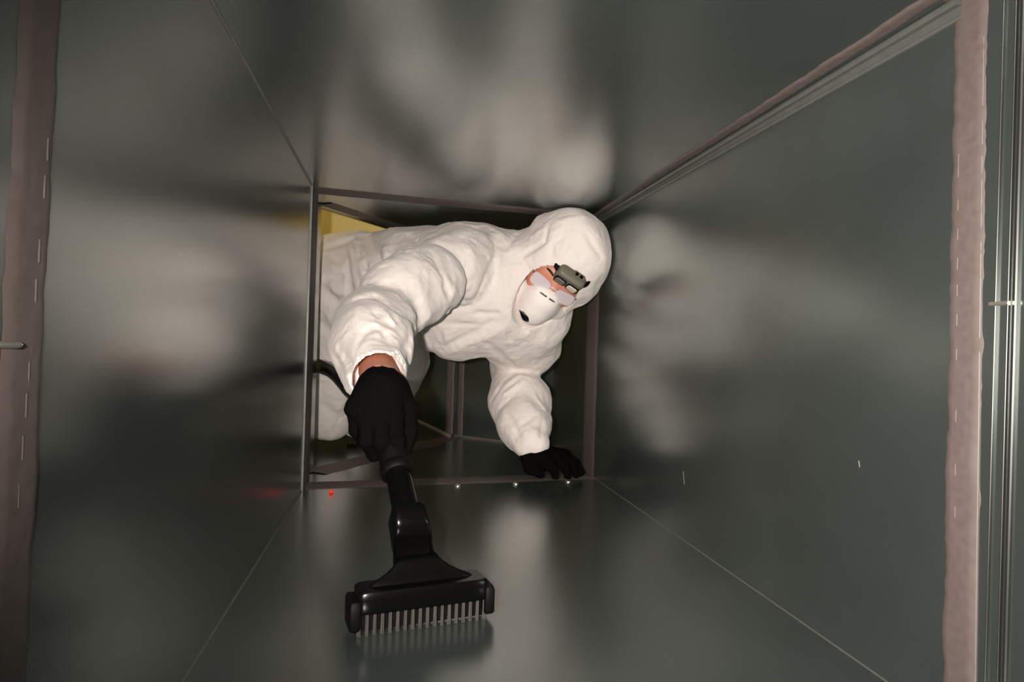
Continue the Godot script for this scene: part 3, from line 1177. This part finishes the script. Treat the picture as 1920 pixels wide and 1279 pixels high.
# ------------------------------------------------------------------ vacuum brush and hose
func build_brush() -> void:
	var lp := on_y(655, 1188, 0.0)
	var rp := on_y(912, 1152, 0.0)
	var o := (lp + rp) * 0.5
	var t := thing("vacuum_brush", "black vacuum brush head and wand pushed along the duct floor", "brush", o)
	var ax := (rp - lp).normalized()
	var half := lp.distance_to(rp) * 0.5
	var ay := Vector3.UP
	var az := ax.cross(ay)
	var w0 := at(716, 752, 1.10) - o
	var w1 := at(778, 1035, 0.885) - o
	var d := (w1 - w0).normalized()
	var side := (ax - d * ax.dot(d)).normalized()
	var thick := side.cross(d).normalized()
	var st := begin()
	var a := at(737, 890, 0.99) - o
	a = w0 + d * (a - w0).dot(d)
	tube(st, [w0, w0.lerp(a, 0.98), a], [0.0225, 0.0235, 0.0225], 24)
	tube(st, [a - d * 0.012, a - d * 0.010, a + d * 0.004, a + d * 0.006], [0.0235, 0.0255, 0.0255, 0.0235], 24)
	part("handle_tube", done(st, true), M.matt_black, t)
	var b := at(768, 965, 0.93) - o
	b = w0 + d * (b - w0).dot(d)
	st = begin()
	tube(st, [a - d * 0.02, b + d * 0.01], [0.0185, 0.0195], 24)
	part("wand_tube", done(st, true), M.plastic, t)
	# neck that flares into the head
	var top := Vector3(0, 0.042, 0.0) - az * 0.002
	var sec := []
	sec.append([b - d * 0.004, side * 0.0235, thick * 0.0235])
	sec.append([b, side * 0.0248, thick * 0.0248])
	var prof := [[0.15, 0.0250, 0.024], [0.35, 0.0262, 0.023], [0.50, 0.0275, 0.021], [0.62, 0.030, 0.019], [0.71, 0.036, 0.018], [0.78, 0.046, 0.017], [0.84, 0.059, 0.016], [0.89, 0.070, 0.016], [0.94, 0.076, 0.015], [1.0, 0.078, 0.014]]
	for p in prof:
		var c: Vector3 = b.lerp(top, p[0])
		sec.append([c, side.lerp(ax, p[0]).normalized() * p[1], thick.lerp((ay * 0.75 + az * 0.66).normalized(), p[0]).normalized() * p[2]])
	st = begin()
	loft(st, sec, 0.22, 36)
	part("neck", done(st, true), M.plastic, t)
	st = begin()
	loft(st, [[Vector3(0, 0.058, 0), ax * half * 0.90, az * 0.021], [Vector3(0, 0.055, 0), ax * half * 0.93, az * 0.023], [Vector3(0, 0.034, 0), ax * half * 0.93, az * 0.024], [Vector3(0, 0.030, 0), ax * half * 0.92, az * 0.022]], 0.14, 40)
	part("head_body", done(st, true), M.plastic, t)
	for s in [-1.0, 1.0]:
		st = begin()
		var c: Vector3 = ax * half * 0.965 * s
		loft(st, [[c + ay * 0.046, ax * 0.006, az * 0.020], [c + ay * 0.042, ax * 0.0075, az * 0.023], [c + ay * 0.012, ax * 0.0075, az * 0.023], [c + ay * 0.009, ax * 0.006, az * 0.020]], 0.2, 24)
		part("end_cap", done(st, true), M.matt_black, t)
	var tuft := begin()
	var rng := RandomNumberGenerator.new()
	rng.seed = 5
	for j in 12:
		var f := TAU * j / 12.0 + rng.randf() * 0.4
		var r := 0.0016 * (1.0 if j % 3 else 0.3)
		var p := Vector3(cos(f) * r, 0.033, sin(f) * r)
		tube(tuft, [p, Vector3(cos(f) * r * 1.1, 0.014, sin(f) * r * 1.1), Vector3(cos(f) * r * 1.25 + rng.randf_range(-0.0006, 0.0006), 0.0005, sin(f) * r * 1.25)], [0.00055, 0.00055, 0.0004], 5, false)
	var tm := done(tuft, true)
	for row in 2:
		for j in 18:
			var x := lerpf(-0.90, 0.90, j / 17.0) * half
			var q := part("bristle_tuft", tm, M.bristle, t)
			q.position = ax * x + az * (0.015 if row == 0 else -0.012)
			q.rotation.y = j * 1.3 + row
	st = begin()
	loft(st, [[Vector3(0, 0.034, 0) + az * 0.002, ax * half * 0.94, az * 0.005], [Vector3(0, 0.003, 0) + az * 0.002, ax * half * 0.94, az * 0.004]], 0.14, 36)
	part("skirt", done(st, true), M.matt_black, t)
	# bristle plate that carries the tufts
	st = begin()
	loft(st, [[Vector3(0, 0.036, 0), ax * half * 0.94, az * 0.021], [Vector3(0, 0.030, 0), ax * half * 0.94, az * 0.021]], 0.14, 36)
	part("bristle_plate", done(st, true), M.matt_black, t)

	var h := thing("vacuum_hose", "smooth black vacuum hose curving back from the gloved hand past the left wall edge", "hose", at(640, 720, 1.4))
	var path := curve([w0 + o - d * 0.004, at(692, 745, 1.20), at(664, 732, 1.36), at(636, 704, 1.62), at(614, 691, 1.86), at(592, 686, 2.03), at(555, 690, 2.2), at(500, 720, 2.5)], 40)
	for j in path.size():
		path[j] -= h.position
	st = begin()
	tube(st, path, _fill(path.size(), 0.021), 20)
	part("hose_tube", done(st, true), M.plastic, h)
	st = begin()
	tube(st, [path[0], path[3]], [0.024, 0.0235], 20)
	part("cuff", done(st, true), M.matt_black, h)

# ------------------------------------------------------------------ small things
func build_small() -> void:
	var k := 0
	for s in [[858, 912, "by the brush wand"], [967, 908, "left of the gloved hand"], [1065, 904, "under the gloved fingers"]]:
		var p := on_y(s[0], s[1], 0.0)
		var t := thing("screw", "shiny metal screw head on the floor joint " + s[2], "screw", p, "screws along the floor joint")
		var st := begin()
		var prof := []
		var rad := []
		for q in [[-0.0005, 0.008], [0.003, 0.008], [0.0045, 0.0065], [0.0055, 0.004], [0.0058, 0.0015]]:
			prof.append(Vector3(0, q[0], 0)); rad.append(q[1])
		tube(st, prof, rad, 18)
		part("head", done(st, true), M.screw, t)
		k += 1
	var rp := on_y(621, 925, 0.0)  # reflected red glint, imitated by a small glowing bead
	var r := thing("red_glint", "tiny red glint on the floor joint at left, drawn as a glowing bead", "light", rp)
	var ball := SphereMesh.new()
	ball.radius = 0.005
	ball.height = 0.010
	var bl := part("glint_bead", ball, M.red, r)
	bl.position.y = 0.004
	var li := OmniLight3D.new()  # very faint light added to the glint bead
	li.name = "red_glint_light"
	li.position = rp + Vector3(0, 0.006, 0.009)
	li.light_color = Color(1, 0.15, 0.12)
	li.light_energy = 0.00001
	li.light_size = 0.005
	li.shadow_enabled = true
	add_child(li)
	var st := begin()
	tube(st, curve([on_y(652, 833, 0.003), on_y(656, 838, 0.003), on_y(660, 833, 0.003), on_y(665, 838, 0.003), on_y(668, 834, 0.003)], 16), _fill(17, 0.003), 6)
	var o := thing("lint_scrap", "scrap of black lint on the floor beside the knee", "lint")
	part("strand", done(st, true), M.matt_black, o)
	# bolt end poking from the left picture edge
	var bp := on_x(8, 646, LEFT)
	var b := thing("bolt", "shiny bolt tip at the left picture edge", "bolt", bp)
	st = begin()
	tube(st, [Vector3(-0.002, 0, 0.012), Vector3(0.006, 0, -0.002), Vector3(0.0065, 0, -0.004)], [0.0022, 0.0022, 0.0012], 12)
	part("shank", done(st, true), M.screw, b)
	# rod that lies against the far wall of the branch
	var ra := at(843, 818, 2.34)
	var rb := at(770, 784, 2.50)
	var rod := thing("metal_rod", "thin grey metal rod slanting against the far wall behind the glove", "rod")
	st = begin()
	tube(st, [ra, rb], [0.008, 0.008], 12)
	part("bar", done(st, true), M.pale_seal, rod)
